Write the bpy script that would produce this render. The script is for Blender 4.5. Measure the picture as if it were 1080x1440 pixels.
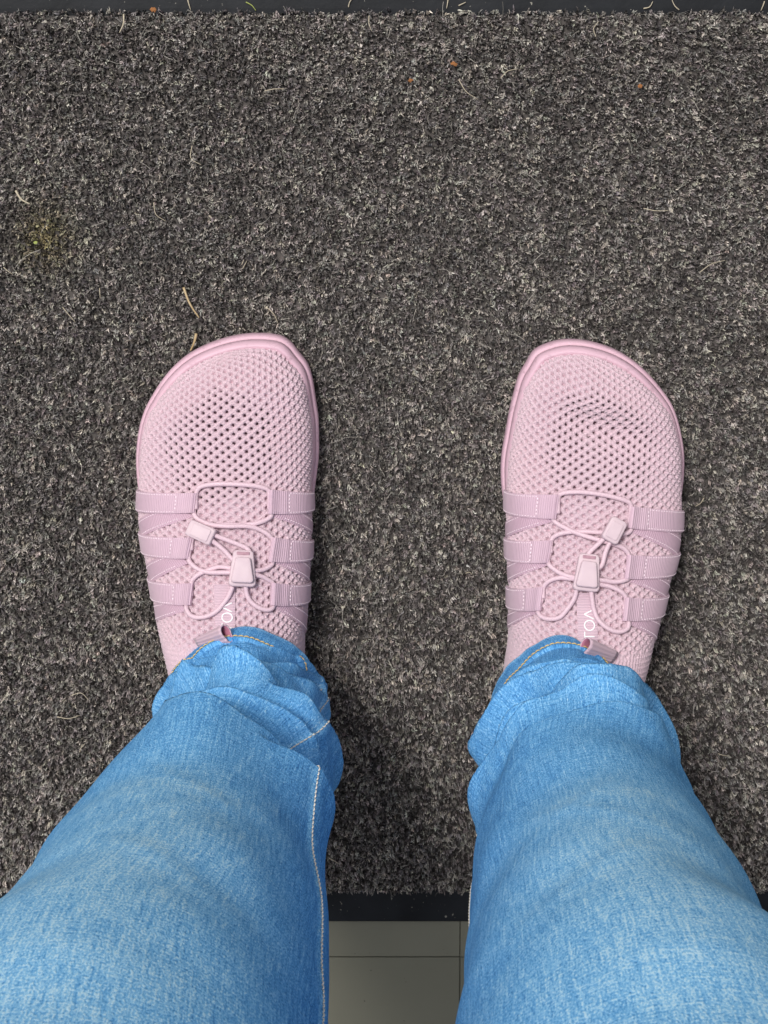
import bpy, bmesh, math, random
import numpy as np
from mathutils import Vector, Matrix

random.seed(4); rng = np.random.default_rng(7)
for o in list(bpy.data.objects): bpy.data.objects.remove(o)
scn = bpy.context.scene
COL = scn.collection

# ------------------------------------------------------------------ camera
CAM_H, TILT, FPX = 1.29, math.radians(12.7), 3190.0      # focal length in photo pixels (1080 x 1440)
cam_d = bpy.data.cameras.new('camera'); cam = bpy.data.objects.new('camera', cam_d); COL.objects.link(cam)
cam.location = (0, 0, CAM_H); cam.rotation_euler = (-TILT, 0, 0)
cam_d.sensor_fit = 'VERTICAL'; cam_d.sensor_height = 24.0
cam_d.lens = 24.0*FPX/1440.0
cam_d.clip_start = 0.02; cam_d.clip_end = 200
cam_d.dof.use_dof = True; cam_d.dof.focus_distance = 1.24; cam_d.dof.aperture_fstop = 45.0
scn.camera = cam
# ------------------------------------------------------------------ light
SUN_EL, SUN_AZ = math.radians(64), math.radians(-33)      # azimuth from +Y towards +X
w = bpy.data.worlds.new('World'); scn.world = w; w.use_nodes = True
nt = w.node_tree; bg = nt.nodes['Background']
sky = nt.nodes.new('ShaderNodeTexSky'); sky.sky_type = 'NISHITA'; sky.sun_disc = False
sky.sun_elevation = SUN_EL; sky.sun_rotation = SUN_AZ
sky.air_density = 1.0; sky.dust_density = 4.0; sky.ozone_density = 1.0
hs = nt.nodes.new('ShaderNodeHueSaturation'); hs.inputs['Saturation'].default_value = 0.22   # cloud cover greys the sky
nt.links.new(sky.outputs[0], hs.inputs['Color']); nt.links.new(hs.outputs[0], bg.inputs['Color'])
bg.inputs['Strength'].default_value = 0.065
sl = bpy.data.lights.new('sun', 'SUN'); so = bpy.data.objects.new('sun', sl); COL.objects.link(so)
sl.energy = 1.5; sl.angle = math.radians(13); sl.color = (1.0, 0.965, 0.92)
sd = Vector((math.sin(SUN_AZ)*math.cos(SUN_EL), math.cos(SUN_AZ)*math.cos(SUN_EL), math.sin(SUN_EL)))
so.rotation_euler = sd.to_track_quat('Z', 'Y').to_euler(); so.location = (0, 0, 3)
vs = scn.view_settings; vs.view_transform = 'Standard'; vs.look = 'None'; vs.gamma = 1.0; vs.use_curve_mapping = False
vs.exposure = 0.84

# ------------------------------------------------------------------ helpers
CT, ST = math.cos(TILT), math.sin(TILT)
def at(u, v, z):
    """photo pixel on the horizontal plane of height z -> world point (numpy friendly)"""
    u = np.asarray(u, float); v = np.asarray(v, float)
    a = (u-540)/FPX; b = (720-v)/FPX
    dx = a; dy = -ST + b*CT; dz = -CT - b*ST
    t = (z-CAM_H)/dz
    return np.stack([dx*t, dy*t, np.zeros_like(dx)+z], -1)
def proj(P):
    P = np.asarray(P, float); x = P[..., 0]; y = P[..., 1]; z = P[..., 2]-CAM_H
    dep = -ST*y - CT*z; up = CT*y - ST*z
    return np.stack([540+FPX*x/dep, 720-FPX*up/dep], -1)
def pchip(x, y, xi):
    x = np.asarray(x, float); y = np.asarray(y, float); xi = np.clip(np.asarray(xi, float), x[0], x[-1])
    h = np.diff(x); d = np.diff(y)/h; m = np.zeros_like(y)
    m[0] = d[0]; m[-1] = d[-1]
    for k in range(1, len(x)-1):
        if d[k-1]*d[k] > 0:
            w1 = 2*h[k]+h[k-1]; w2 = h[k]+2*h[k-1]; m[k] = (w1+w2)/(w1/d[k-1]+w2/d[k])
    i = np.clip(np.searchsorted(x, xi)-1, 0, len(x)-2); t = (xi-x[i])/h[i]
    return ((1+2*t)*(1-t)**2*y[i] + t*(1-t)**2*h[i]*m[i] + t*t*(3-2*t)*y[i+1] + t*t*(t-1)*h[i]*m[i+1])
def smooth1(a, n):
    k = np.hanning(2*n+3)[1:-1]; k /= k.sum()
    return np.convolve(np.pad(a, n, mode='edge'), k, 'valid')
def sstep(a, b, x):
    t = np.clip((x-a)/(b-a), 0, 1); return t*t*(3-2*t)
def vnoise(x, y, seed=0):
    """smooth value noise on numpy arrays"""
    r = np.random.default_rng(seed).random((64, 64))
    xi = np.floor(x).astype(int); yi = np.floor(y).astype(int); fx = x-xi; fy = y-yi
    fx = fx*fx*(3-2*fx); fy = fy*fy*(3-2*fy)
    g = lambda i, j: r[i % 64, j % 64]
    return (g(xi, yi)*(1-fx)*(1-fy)+g(xi+1, yi)*fx*(1-fy)+g(xi, yi+1)*(1-fx)*fy+g(xi+1, yi+1)*fx*fy)*2-1

def link(name, me, mat=None, parent=None):
    o = bpy.data.objects.new(name, me); COL.objects.link(o)
    if mat is not None and me is not None: me.materials.append(mat)
    if parent is not None: o.parent = parent
    return o
def empty(name, loc):
    o = bpy.data.objects.new(name, None); COL.objects.link(o); o.location = loc; o.empty_display_size = 0.02; return o
def tag(o, label=None, cat=None, group=None, kind=None):
    if label: o['label'] = label
    if cat: o['category'] = cat
    if group: o['group'] = group
    if kind: o['kind'] = kind
    return o
def np_mesh(name, V, F, smooth=True, uv=None, attrs=None):
    """V (n,3), F: list/array of equal-length faces or list of such arrays; uv per vertex"""
    if isinstance(F, np.ndarray): F = [F]
    me = bpy.data.meshes.new(name); V = np.asarray(V, np.float32)
    nl = sum(f.size for f in F); nf = sum(len(f) for f in F)
    me.vertices.add(len(V)); me.vertices.foreach_set('co', V.ravel())
    idx = np.concatenate([f.ravel() for f in F]).astype(np.int32)
    tot = np.concatenate([np.full(len(f), f.shape[1]) for f in F]).astype(np.int32)
    st = np.concatenate([[0], np.cumsum(tot)[:-1]]).astype(np.int32)
    me.loops.add(nl); me.loops.foreach_set('vertex_index', idx)
    me.polygons.add(nf); me.polygons.foreach_set('loop_start', st)
    me.update(calc_edges=True)
    if smooth: me.polygons.foreach_set('use_smooth', np.ones(nf, bool))
    if uv is not None:
        l = me.uv_layers.new(name='UVMap'); l.data.foreach_set('uv', np.asarray(uv, np.float32)[idx].ravel())
    for k, a in (attrs or {}).items():
        if a.ndim == 1:
            at_ = me.attributes.new(k, 'FLOAT', 'POINT'); at_.data.foreach_set('value', a.astype(np.float32))
        else:
            at_ = me.attributes.new(k, 'FLOAT_COLOR', 'POINT')
            at_.data.foreach_set('color', np.concatenate([a, np.ones((len(a), 1))], 1).astype(np.float32).ravel())
    me.validate(); me.update()
    return me
def grid_faces(n, m, closed=False):
    i = np.arange(n-1)[:, None]; j = np.arange(m if closed else m-1)[None, :]; j2 = (j+1) % m
    return np.stack([i*m+j, i*m+j2, (i+1)*m+j2, (i+1)*m+j], -1).reshape(-1, 4)
def normals(P):
    du = np.gradient(P, axis=0); dv = np.gradient(P, axis=1); n = np.cross(du, dv)
    return n/np.maximum(np.linalg.norm(n, axis=-1, keepdims=True), 1e-12)
class MB:
    """collects vertices and faces of several pieces into one mesh"""
    def __init__(s): s.V = []; s.F = []
    def add(s, V, F):
        b = len(s.V); s.V += [tuple(map(float, v)) for v in V]; s.F += [tuple(int(i)+b for i in f) for f in F]
    def tube(s, pts, r, n=8, caps=True):
        V, F = tube_data(pts, r, n, caps); s.add(V, F)
    def build(s, name, mat, parent=None, smooth=True):
        me = bpy.data.meshes.new(name); me.from_pydata(s.V, [], s.F); me.update()
        if smooth: me.polygons.foreach_set('use_smooth', np.ones(len(me.polygons), bool))
        return link(name, me, mat, parent)
def catmull(P, n):
    P = np.asarray(P, float); m = len(P)
    d = np.concatenate([[0], np.cumsum(np.linalg.norm(np.diff(P, axis=0), axis=1))])
    Q = np.zeros((m, P.shape[1]))
    for k in range(m):
        a, b = max(k-1, 0), min(k+1, m-1); Q[k] = (P[b]-P[a])/(d[b]-d[a])
    s = np.linspace(0, d[-1], n); i = np.clip(np.searchsorted(d, s, 'right')-1, 0, m-2); h = (d[i+1]-d[i])[:, None]
    t = ((s-d[i])[:, None])/h
    return (1+2*t)*(1-t)**2*P[i]+t*(1-t)**2*h*Q[i]+t*t*(3-2*t)*P[i+1]+t*t*(t-1)*h*Q[i+1]
def tube_data(pts, r, n=8, caps=True):
    P = np.asarray(pts, float); k = len(P); r = np.broadcast_to(np.asarray(r, float), (k,))
    T = np.gradient(P, axis=0); T /= np.linalg.norm(T, axis=1, keepdims=True)
    up = np.array([0, 0, 1.0]); B = np.cross(T, up); bl = np.linalg.norm(B, axis=1, keepdims=True)
    B = np.where(bl > 1e-4, B/np.maximum(bl, 1e-6), np.array([1.0, 0, 0])); N = np.cross(B, T)
    a = np.arange(n)*2*math.pi/n
    V = (P[:, None] + r[:, None, None]*(np.cos(a)[None, :, None]*B[:, None]+np.sin(a)[None, :, None]*N[:, None])).reshape(-1, 3)
    F = [tuple(f) for f in grid_faces(k, n, True)]
    if caps: F += [tuple(range(n))[::-1], tuple(range((k-1)*n, k*n))]
    return V, F

# ------------------------------------------------------------------ materials
def mat(name, base=(.5, .5, .5), rough=.8, spec=.3):
    m = bpy.data.materials.new(name); m.use_nodes = True; b = m.node_tree.nodes['Principled BSDF']
    b.inputs['Base Color'].default_value = (*base, 1); b.inputs['Roughness'].default_value = rough
    b.inputs['Specular IOR Level'].default_value = spec
    return m, m.node_tree, b
def N(nt, t, **kw):
    n = nt.nodes.new(t)
    for k, v in kw.items():
        if k in n.bl_rna.properties: setattr(n, k, v)
        else: n.inputs[k].default_value = v
    return n
def ramp(nt, fac, stops):
    r = nt.nodes.new('ShaderNodeValToRGB'); e = r.color_ramp.elements
    while len(e) < len(stops): e.new(0.5)
    for k, (p, c) in enumerate(stops): e[k].position = p; e[k].color = (*c, 1)
    nt.links.new(fac, r.inputs[0]); return r
def mixc(nt, a, b, fac, blend='MIX'):
    m = nt.nodes.new('ShaderNodeMix'); m.data_type = 'RGBA'; m.blend_type = blend
    for s, v in ((0, fac), (6, a), (7, b)):
        if hasattr(v, 'is_linked') or isinstance(v, bpy.types.NodeSocket): nt.links.new(v, m.inputs[s])
        elif s == 0: m.inputs[s].default_value = v
        else: m.inputs[s].default_value = (*v, 1)
    return m.outputs[2]
def bump(nt, b, height, strength, dist):
    bm_ = N(nt, 'ShaderNodeBump', Strength=strength, Distance=dist)
    nt.links.new(height, bm_.inputs['Height']); nt.links.new(bm_.outputs[0], b.inputs['Normal']); return bm_
def geo_noise(nt, scale, detail=4, coord='Object', stretch=None, rough=.55):
    tc = nt.nodes.new('ShaderNodeTexCoord'); n = N(nt, 'ShaderNodeTexNoise', Scale=scale, Detail=detail, Roughness=rough)
    if stretch:
        mp = nt.nodes.new('ShaderNodeMapping'); mp.inputs['Scale'].default_value = stretch
        nt.links.new(tc.outputs[coord], mp.inputs[0]); nt.links.new(mp.outputs[0], n.inputs[0])
    else: nt.links.new(tc.outputs[coord], n.inputs[0])
    return n.outputs['Fac']

M = {}
# knitted yarn
m, t, b = mat('pink_knit', (.74, .50, .57), .9, .15)
c = ramp(t, geo_noise(t, 900, 3), [(.25, (.52, .37, .44)), (.75, (.67, .525, .59))])
c2 = mixc(t, c.outputs[0], (.62, .45, .50), geo_noise(t, 22, 3))
t.links.new(c2, b.inputs['Base Color']); b.inputs['Sheen Weight'].default_value = .25; b.inputs['Sheen Roughness'].default_value = .5
bump(t, b, geo_noise(t, 1500, 3), .7, .0006); M['knit'] = m
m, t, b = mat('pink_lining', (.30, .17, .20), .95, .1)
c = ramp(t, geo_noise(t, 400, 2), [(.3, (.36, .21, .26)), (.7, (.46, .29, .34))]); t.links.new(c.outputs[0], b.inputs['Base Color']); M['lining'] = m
# webbing with fine ribs across the strap (uv.x runs along the strap in metres)
def webbing(name, col, col2, ribs=True, pitch=.0012):
    m, t, b = mat(name, col, .62, .35)
    uvn = t.nodes.new('ShaderNodeUVMap'); uvn.uv_map = 'UVMap'
    wv = N(t, 'ShaderNodeTexWave', Scale=2*math.pi/20/pitch, Distortion=.6, Detail=1.0)
    wv.inputs['Detail Scale'].default_value = 2.0
    t.links.new(uvn.outputs[0], wv.inputs[0])
    nz = geo_noise(t, 60, 4)
    cc = ramp(t, nz, [(.3, col), (.7, col2)])
    if ribs:
        cm = mixc(t, cc.outputs[0], tuple(x*.88 for x in col), wv.outputs['Fac']); t.links.new(cm, b.inputs['Base Color'])
        bump(t, b, wv.outputs['Fac'], .5, .0004)
    else:
        t.links.new(cc.outputs[0], b.inputs['Base Color']); bump(t, b, geo_noise(t, 700, 3), .2, .0003)
    b.inputs['Sheen Weight'].default_value = .15
    return m
M['web'] = webbing('pink_webbing', (.58, .40, .49), (.63, .45, .53))
M['band'] = webbing('pink_band', (.53, .35, .44), (.58, .39, .48))
M['tape'] = webbing('pink_tape', (.56, .40, .47), (.62, .45, .51), pitch=.0015)
m, t, b = mat('pink_rubber', (.62, .34, .43), .55, .35)
c = ramp(t, geo_noise(t, 35, 5), [(.3, (.60, .39, .47)), (.75, (.66, .44, .52))])
sp = ramp(t, geo_noise(t, 260, 3), [(.58, (0, 0, 0)), (.72, (1, 1, 1))])
c2 = mixc(t, c.outputs[0], (.48, .31, .37), sp.outputs[0]); t.links.new(c2, b.inputs['Base Color'])
bump(t, b, geo_noise(t, 500, 3), .15, .0004); M['rubber'] = m
m, t, b = mat('pink_cord', (.74, .50, .57), .55, .35)
c = ramp(t, geo_noise(t, 1400, 2), [(.3, (.60, .43, .50)), (.7, (.70, .52, .58))]); t.links.new(c.outputs[0], b.inputs['Base Color'])
bump(t, b, geo_noise(t, 1500, 2), .3, .0003); M['cord'] = m
m, t, b = mat('pink_plastic', (.74, .56, .60), .55, .28)
c = ramp(t, geo_noise(t, 150, 4), [(.3, (.56, .43, .48)), (.7, (.61, .48, .52))]); t.links.new(c.outputs[0], b.inputs['Base Color']); M['plastic'] = m
m, t, b = mat('pink_thread', (.86, .72, .78), .7, .3); M['thread'] = m
m, t, b = mat('white_print', (.88, .85, .86), .6, .3); M['print'] = m
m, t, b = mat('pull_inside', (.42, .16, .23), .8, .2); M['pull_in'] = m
# rubber edging of the mat
m, t, b = mat('black_rubber', (.015, .016, .018), .5, .14)
c = ramp(t, geo_noise(t, 30, 6), [(.3, (.006, .007, .009)), (.8, (.016, .018, .022))])
d = ramp(t, geo_noise(t, 520, 2, rough=.4), [(.735, (0, 0, 0)), (.77, (1, 1, 1))])
cc = mixc(t, c.outputs[0], (.22, .21, .18), d.outputs[0]); t.links.new(cc, b.inputs['Base Color'])
bump(t, b, geo_noise(t, 300, 4), .2, .0006); M['mat_rubber'] = m
m, t, b = mat('pile_base', (.095, .086, .082), 1, .05); M['pile_base'] = m
m, t, b = mat('pile_fibre', (.1, .1, .1), .95, .1)
an = t.nodes.new('ShaderNodeAttribute'); an.attribute_name = 'col'; t.links.new(an.outputs['Color'], b.inputs['Base Color']); M['pile'] = m
# floor
m, t, b = mat('olive_tile', (.13, .128, .09), .5, .4)
c = ramp(t, geo_noise(t, 9, 6), [(.3, (.140, .137, .102)), (.7, (.165, .161, .122))])
d = ramp(t, geo_noise(t, 160, 2), [(.72, (0, 0, 0)), (.76, (1, 1, 1))])
cc = mixc(t, c.outputs[0], (.05, .048, .035), d.outputs[0]); t.links.new(cc, b.inputs['Base Color'])
bump(t, b, geo_noise(t, 120, 4), .12, .001); M['tile'] = m
m, t, b = mat('grout', (.13, .127, .095), .9, .1); M['grout'] = m
# denim: uv in metres (x round the leg, y up the leg); 'fade' = indigo worn off, plus sky brightness painted in towards the knees
m, t, b = mat('denim', (.1, .26, .55), .95, .08)
uvn = t.nodes.new('ShaderNodeUVMap'); uvn.uv_map = 'UVMap'
def uvnoise(sx, sy, detail=3, rough=.6, rot=0):
    mp = t.nodes.new('ShaderNodeMapping'); mp.inputs['Scale'].default_value = (sx, sy, 1); mp.inputs['Rotation'].default_value = (0, 0, rot)
    n = N(t, 'ShaderNodeTexNoise', Scale=1.0, Detail=detail, Roughness=rough)
    t.links.new(uvn.outputs[0], mp.inputs[0]); t.links.new(mp.outputs[0], n.inputs[0]); return n.outputs['Fac']
def mth(op, a, b_=None, c_=None):
    n = t.nodes.new('ShaderNodeMath'); n.operation = op
    for k, v in enumerate((a, b_, c_)):
        if v is None: continue
        if isinstance(v, bpy.types.NodeSocket): t.links.new(v, n.inputs[k])
        else: n.inputs[k].default_value = v
    return n.outputs[0]
st1 = uvnoise(1100, 26, 2, .5); st1 = mth('POWER', mth('MULTIPLY', mth('MAXIMUM', mth('SUBTRACT', st1, .56), 0.0), 5.0), 1.0)
slub = uvnoise(760, 42, 3); slub2 = uvnoise(950, 110, 2); grain = uvnoise(1800, 700, 2, .7); twill = uvnoise(1700, 520, 2, rot=math.radians(32)); weft = uvnoise(60, 900, 2)
patch = uvnoise(26, 18, 4)
fd = t.nodes.new('ShaderNodeAttribute'); fd.attribute_name = 'fade_and_light'
f = mth('MULTIPLY_ADD', slub, .70, -.35); f = mth('ADD', f, mth('MULTIPLY_ADD', slub2, .40, -.20))
f = mth('ADD', f, mth('MULTIPLY_ADD', grain, 1.25, -.625)); f = mth('ADD', f, mth('MULTIPLY_ADD', twill, .9, -.45))
f = mth('ADD', f, mth('MULTIPLY_ADD', weft, .55, -.275)); f = mth('ADD', f, mth('MULTIPLY_ADD', patch, .14, -.07))
f = mth('ADD', f, fd.outputs['Fac']); f = mth('ADD', f, mth('MULTIPLY', st1, .16))
c = ramp(t, f, [(0.0, (.014, .075, .24)), (.30, (.052, .210, .50)), (.60, (.130, .390, .74)), (.82, (.27, .57, .86)), (1.0, (.52, .76, .93))])
t.links.new(c.outputs[0], b.inputs['Base Color'])
hh = mth('ADD', mth('MULTIPLY', grain, .6), mth('ADD', mth('MULTIPLY', twill, .6), mth('MULTIPLY', slub, .5)))
bump(t, b, hh, .45, .0012); M['denim'] = m
m, t, b = mat('gold_thread', (.62, .45, .20), .7, .3); M['gold'] = m
m, t, b = mat('pale_thread', (.72, .66, .56), .7, .3); M['pale'] = m
m, t, b = mat('skin', (.62, .40, .31), .6, .3); M['skin'] = m
m, t, b = mat('straw', (.42, .31, .17), .7, .3)
c = ramp(t, geo_noise(t, 300, 3), [(.3, (.34, .24, .12)), (.7, (.52, .41, .25))]); t.links.new(c.outputs[0], b.inputs['Base Color']); M['straw'] = m
m, t, b = mat('straw_pale', (.46, .40, .30), .7, .3); M['straw_pale'] = m
m, t, b = mat('leaf_bit', (.26, .11, .04), .8, .2); M['leaf'] = m
m, t, b = mat('green_grass', (.30, .34, .10), .7, .2); M['green'] = m

# ------------------------------------------------------------------ floor
ZM = 0.012                                     # level of the trodden pile
fl = np_mesh('floor', [(-1.6, -1.6, -.002), (1.6, -1.6, -.002), (1.6, 1.2, -.002), (-1.6, 1.2, -.002)], np.array([[0, 1, 2, 3]]), False)
floor = tag(link('floor', fl, M['grout']), kind='structure')
TX, TY, GAP = 0.30, 0.30, 0.0004
jx = float(at(647, 1320, 0)[0]); jy = float(at(600, 1346, 0)[1])
bmt = bmesh.new(); bmesh.ops.create_cube(bmt, size=1.0)
for v in bmt.verts: v.co = Vector((v.co.x*(TX-GAP), v.co.y*(TY-GAP), v.co.z*.003-.0015))
bmesh.ops.bevel(bmt, geom=[e for e in bmt.edges if all(v.co.z > -.0005 for v in e.verts)], offset=.0003, segments=1, affect='EDGES')
tile_me = bpy.data.meshes.new('tile'); bmt.to_mesh(tile_me); bmt.free(); tile_me.materials.append(M['tile'])
for i in range(-4, 4):
    for j in range(-3, 4):
        o = link('tile', tile_me, None, floor)
        o.location = (jx+(i+.5)*TX, jy+(j-.5)*TY + (0 if j < 1 else 0), random.uniform(-.0003, 0))

# ------------------------------------------------------------------ door mat
X0, X1 = -0.43, 0.43
YT = float(at(540, 17, ZM)[1]); YB = float(at(540, 1259, ZM)[1])
mat_root = tag(empty('door_mat', (0, (YT+YB)/2, 0)), 'grey brown heathered doormat with black rubber edge under the shoes', 'doormat')
OFF = Vector(mat_root.location)
def reparent(o, p): o.parent = p; o.matrix_parent_inverse = Matrix.Translation(-Vector(p.location)); return o
EB = 0.021
# rubber backing with a low edge round the pile: rings of a rectangle
def rect_ring(e, z, r=.006, n=5):
    pts = []
    for cx, cy, a0 in ((X1+e-r, YT+e-r, 0), (X0-e+r, YT+e-r, 90), (X0-e+r, YB-e+r, 180), (X1+e-r, YB-e+r, 270)):
        for k in range(n): a = math.radians(a0+90*k/(n-1)); pts.append((cx+r*math.cos(a), cy+r*math.sin(a), z))
    return pts
rings = [rect_ring(EB, .0004), rect_ring(EB, .0018), rect_ring(EB-.001, .0026), rect_ring(.002, .0034), rect_ring(-.003, .0034)]
V = np.array([p for r_ in rings for p in r_]); F = [tuple(f) for f in grid_faces(len(rings), 20, True)]
F = [f[::-1] for f in F]+[tuple(range(80, 100))]
me = bpy.data.meshes.new('rubber_edge'); me.from_pydata([tuple(v) for v in V], [], F); me.update()
reparent(link('rubber_edge', me, M['mat_rubber']), mat_root)
bz = .0060
bx = np_mesh('pile_backing', [(x_, y_, z_) for z_ in (.0036, bz) for x_, y_ in ((X0+.002, YB+.002), (X1-.002, YB+.002), (X1-.002, YT-.002), (X0+.002, YT-.002))], np.array([[4, 5, 6, 7], [0, 1, 5, 4], [1, 2, 6, 5], [2, 3, 7, 6], [3, 0, 4, 7]]), False)
reparent(link('pile_backing', bx, M['pile_base']), mat_root)
# tufts of cut pile, closer set where the mat lies open in front of the lens
def tufts(xa, xb, SP, NF, wmul):
    gx, gy = np.meshgrid(np.arange(xa, xb, SP), np.arange(YB+.001, YT-.0005, SP))
    gx = gx + (np.arange(gx.shape[0]) % 2)[:, None]*SP*.5
    cx = (gx+rng.normal(0, .0006, gx.shape)).ravel(); cy = (gy+rng.normal(0, .0006, gy.shape)).ravel(); nT = len(cx)
    cl = .6*vnoise(cx*230, cy*230, 1)+.4*vnoise(cx*60, cy*60, 2)
    pick = rng.random(nT)+.34*cl
    PAL = np.array([[.112, .101, .097], [.270, .245, .234], [.52, .48, .43]])
    cls = np.where(pick < .27, 0, np.where(pick < .74, 1, 2))
    n = nT*NF; ti = np.repeat(np.arange(nT), NF)
    fc = np.where(rng.random(n) < .15, rng.choice(3, n, p=[.35, .45, .2]), cls[ti])       # heathered yarn
    col = PAL[fc]*(.7+.6*rng.random((nT, 1)))[ti]*(.75+.5*rng.random((n, 1)))*(1+.03*rng.normal(size=(nT, 3)))[ti]
    sx, sy, _ = at(62, 335, ZM); st_ = (np.exp(-(((cx-sx)/.016)**2+((cy-sy)/.018)**2))*.7)[ti][:, None]   # an old olive stain of moss
    col = col*(1-st_)+st_*col*np.array([.85, .78, .30])
    rx_ = cx[ti]+rng.normal(0, .0005, n); ry_ = cy[ti]+rng.normal(0, .0005, n)
    lean = rng.normal(0, .0006, (nT, 2))[ti]
    ang = rng.random(n)*2*math.pi; spread = np.abs(rng.normal(.0006, .0006, n))
    dx = np.cos(ang)*spread+lean[:, 0]; dy = np.sin(ang)*spread+lean[:, 1]
    edge = np.minimum(np.minimum(YT-ry_, ry_-YB), .01)/.01
    hz = (.0074-.45*spread+rng.normal(0, .0004, n)+.0005*cl[ti])*(.8+.2*edge)
    hl = np.maximum(np.hypot(dx, dy), 1e-5); px_, py_ = -dy/hl, dx/hl
    rot = rng.normal(0, .6, n); px_, py_ = px_*np.cos(rot)-py_*np.sin(rot), px_*np.sin(rot)+py_*np.cos(rot)
    wd = (.00019+.00011*rng.random(n))*wmul
    curl = rng.normal(0, .0006, (n, 2))
    P0 = np.stack([rx_, ry_, np.full(n, .0036)], 1); P1 = P0+np.stack([dx*.7, dy*.7, hz*.85], 1); P2 = P0+np.stack([dx*1.15+curl[:, 0]*.7, dy*1.15+curl[:, 1]*.7, hz*(1.0-.12*rng.random(n))], 1)
    Wv = np.stack([px_*wd, py_*wd, np.zeros(n)], 1)
    fib = np.stack([P0-Wv*1.5, P0+Wv*1.5, P1+Wv*1.3, P1-Wv*1.3, P2], 1)
    return fib.reshape(-1, 3), np.repeat(col, 5, 0), n
parts_ = [tufts(-.236, .236, .0020, 8, 1.0), tufts(X0+.001, -.236, .0030, 5, 2.0), tufts(.236, X1-.001, .0030, 5, 2.0)]
VV = np.concatenate([p[0] for p in parts_]); CC = np.concatenate([p[1] for p in parts_]); n = sum(p[2] for p in parts_)
base = (np.arange(n)*5)[:, None]
F4 = base+np.array([[0, 1, 2, 3]]); F3 = base+np.array([[3, 2, 4]])
# stray fuzz lying over the tufts
nz_ = 7000; q = rng.random((nz_, 2)); fx = X0+q[:, 0]*(X1-X0); fy = YB+q[:, 1]*(YT-YB)
a0 = rng.random(nz_)*6.283; L = .0025+rng.exponential(.0022, nz_); kap = rng.normal(0, 1.1, nz_)
pts = []; a = a0.copy(); x = fx.copy(); y = fy.copy()
for k in range(5):
    pts.append(np.stack([x, y, ZM-.0008+.0012*rng.random(nz_)+.0006*math.sin(k)], 1)); x = x+np.cos(a)*L/4; y = y+np.sin(a)*L/4; a = a+kap*.5
pts = np.stack(pts, 1); hw = .00007+.00005*rng.random(nz_)
sd2 = np.stack([-np.sin(a0), np.cos(a0), np.zeros(nz_)], 1)[:, None]*hw[:, None, None]
fz = np.stack([pts-sd2, pts+sd2], 2).reshape(-1, 3); b0 = len(VV)+(np.arange(nz_)*10)[:, None]
F5 = np.concatenate([b0+np.array([[2*k, 2*k+1, 2*k+3, 2*k+2]]) for k in range(4)])
fzc = np.repeat(np.array([.34, .315, .28])*(.3+rng.random((nz_, 1))), 10, 0)
pile = np_mesh('pile', np.concatenate([VV, fz]), [np.concatenate([F4, F5]), F3], False, attrs={'col': np.concatenate([CC, fzc])})
tag(reparent(link('pile', pile, M['pile']), mat_root), kind='stuff')

# ------------------------------------------------------------------ shoes
ZB = ZM+.017
class Shoe: pass
def outline_world(L, z): return at([p[0] for p in L], [p[1] for p in L], z)
def make_shoe(spec):
    s = Shoe(); s.spec = spec; med = spec['medial']                 # +1: big toe on the +x side
    tip = at(*spec['tip'], ZM+.008)
    yt = tip[1]; s.yt = yt
    q = np.linspace(0, math.sqrt(spec['len']), 900); d = q*q
    side = []
    for key in ('L', 'R'):
        W_ = outline_world(spec[key], ZM+.010); dk = yt-W_[:, 1]; o_ = np.argsort(dk)
        qk = np.sqrt(np.maximum(dk[o_], 0)); xk = W_[o_, 0]
        qk = np.concatenate([[0], qk]); xk = np.concatenate([[tip[0]], xk])
        keep = np.concatenate([[True], np.diff(qk) > 1e-4]); side.append(smooth1(pchip(qk[keep], xk[keep], q), 22))
    mid = .5*(side[0][0]+side[1][0]); side[0][0] = side[1][0] = mid
    s.q = q; s.d = d; s.xl, s.xr = side; s.len = spec['len']
    heel = np.sqrt(np.clip(1-np.clip((d-(s.len-.035))/.035, 0, 1)**2, 0, 1))
    c_ = .5*(s.xl+s.xr); s.xl = c_+(s.xl-c_)*heel; s.xr = c_+(s.xr-c_)*heel
    return s
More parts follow.
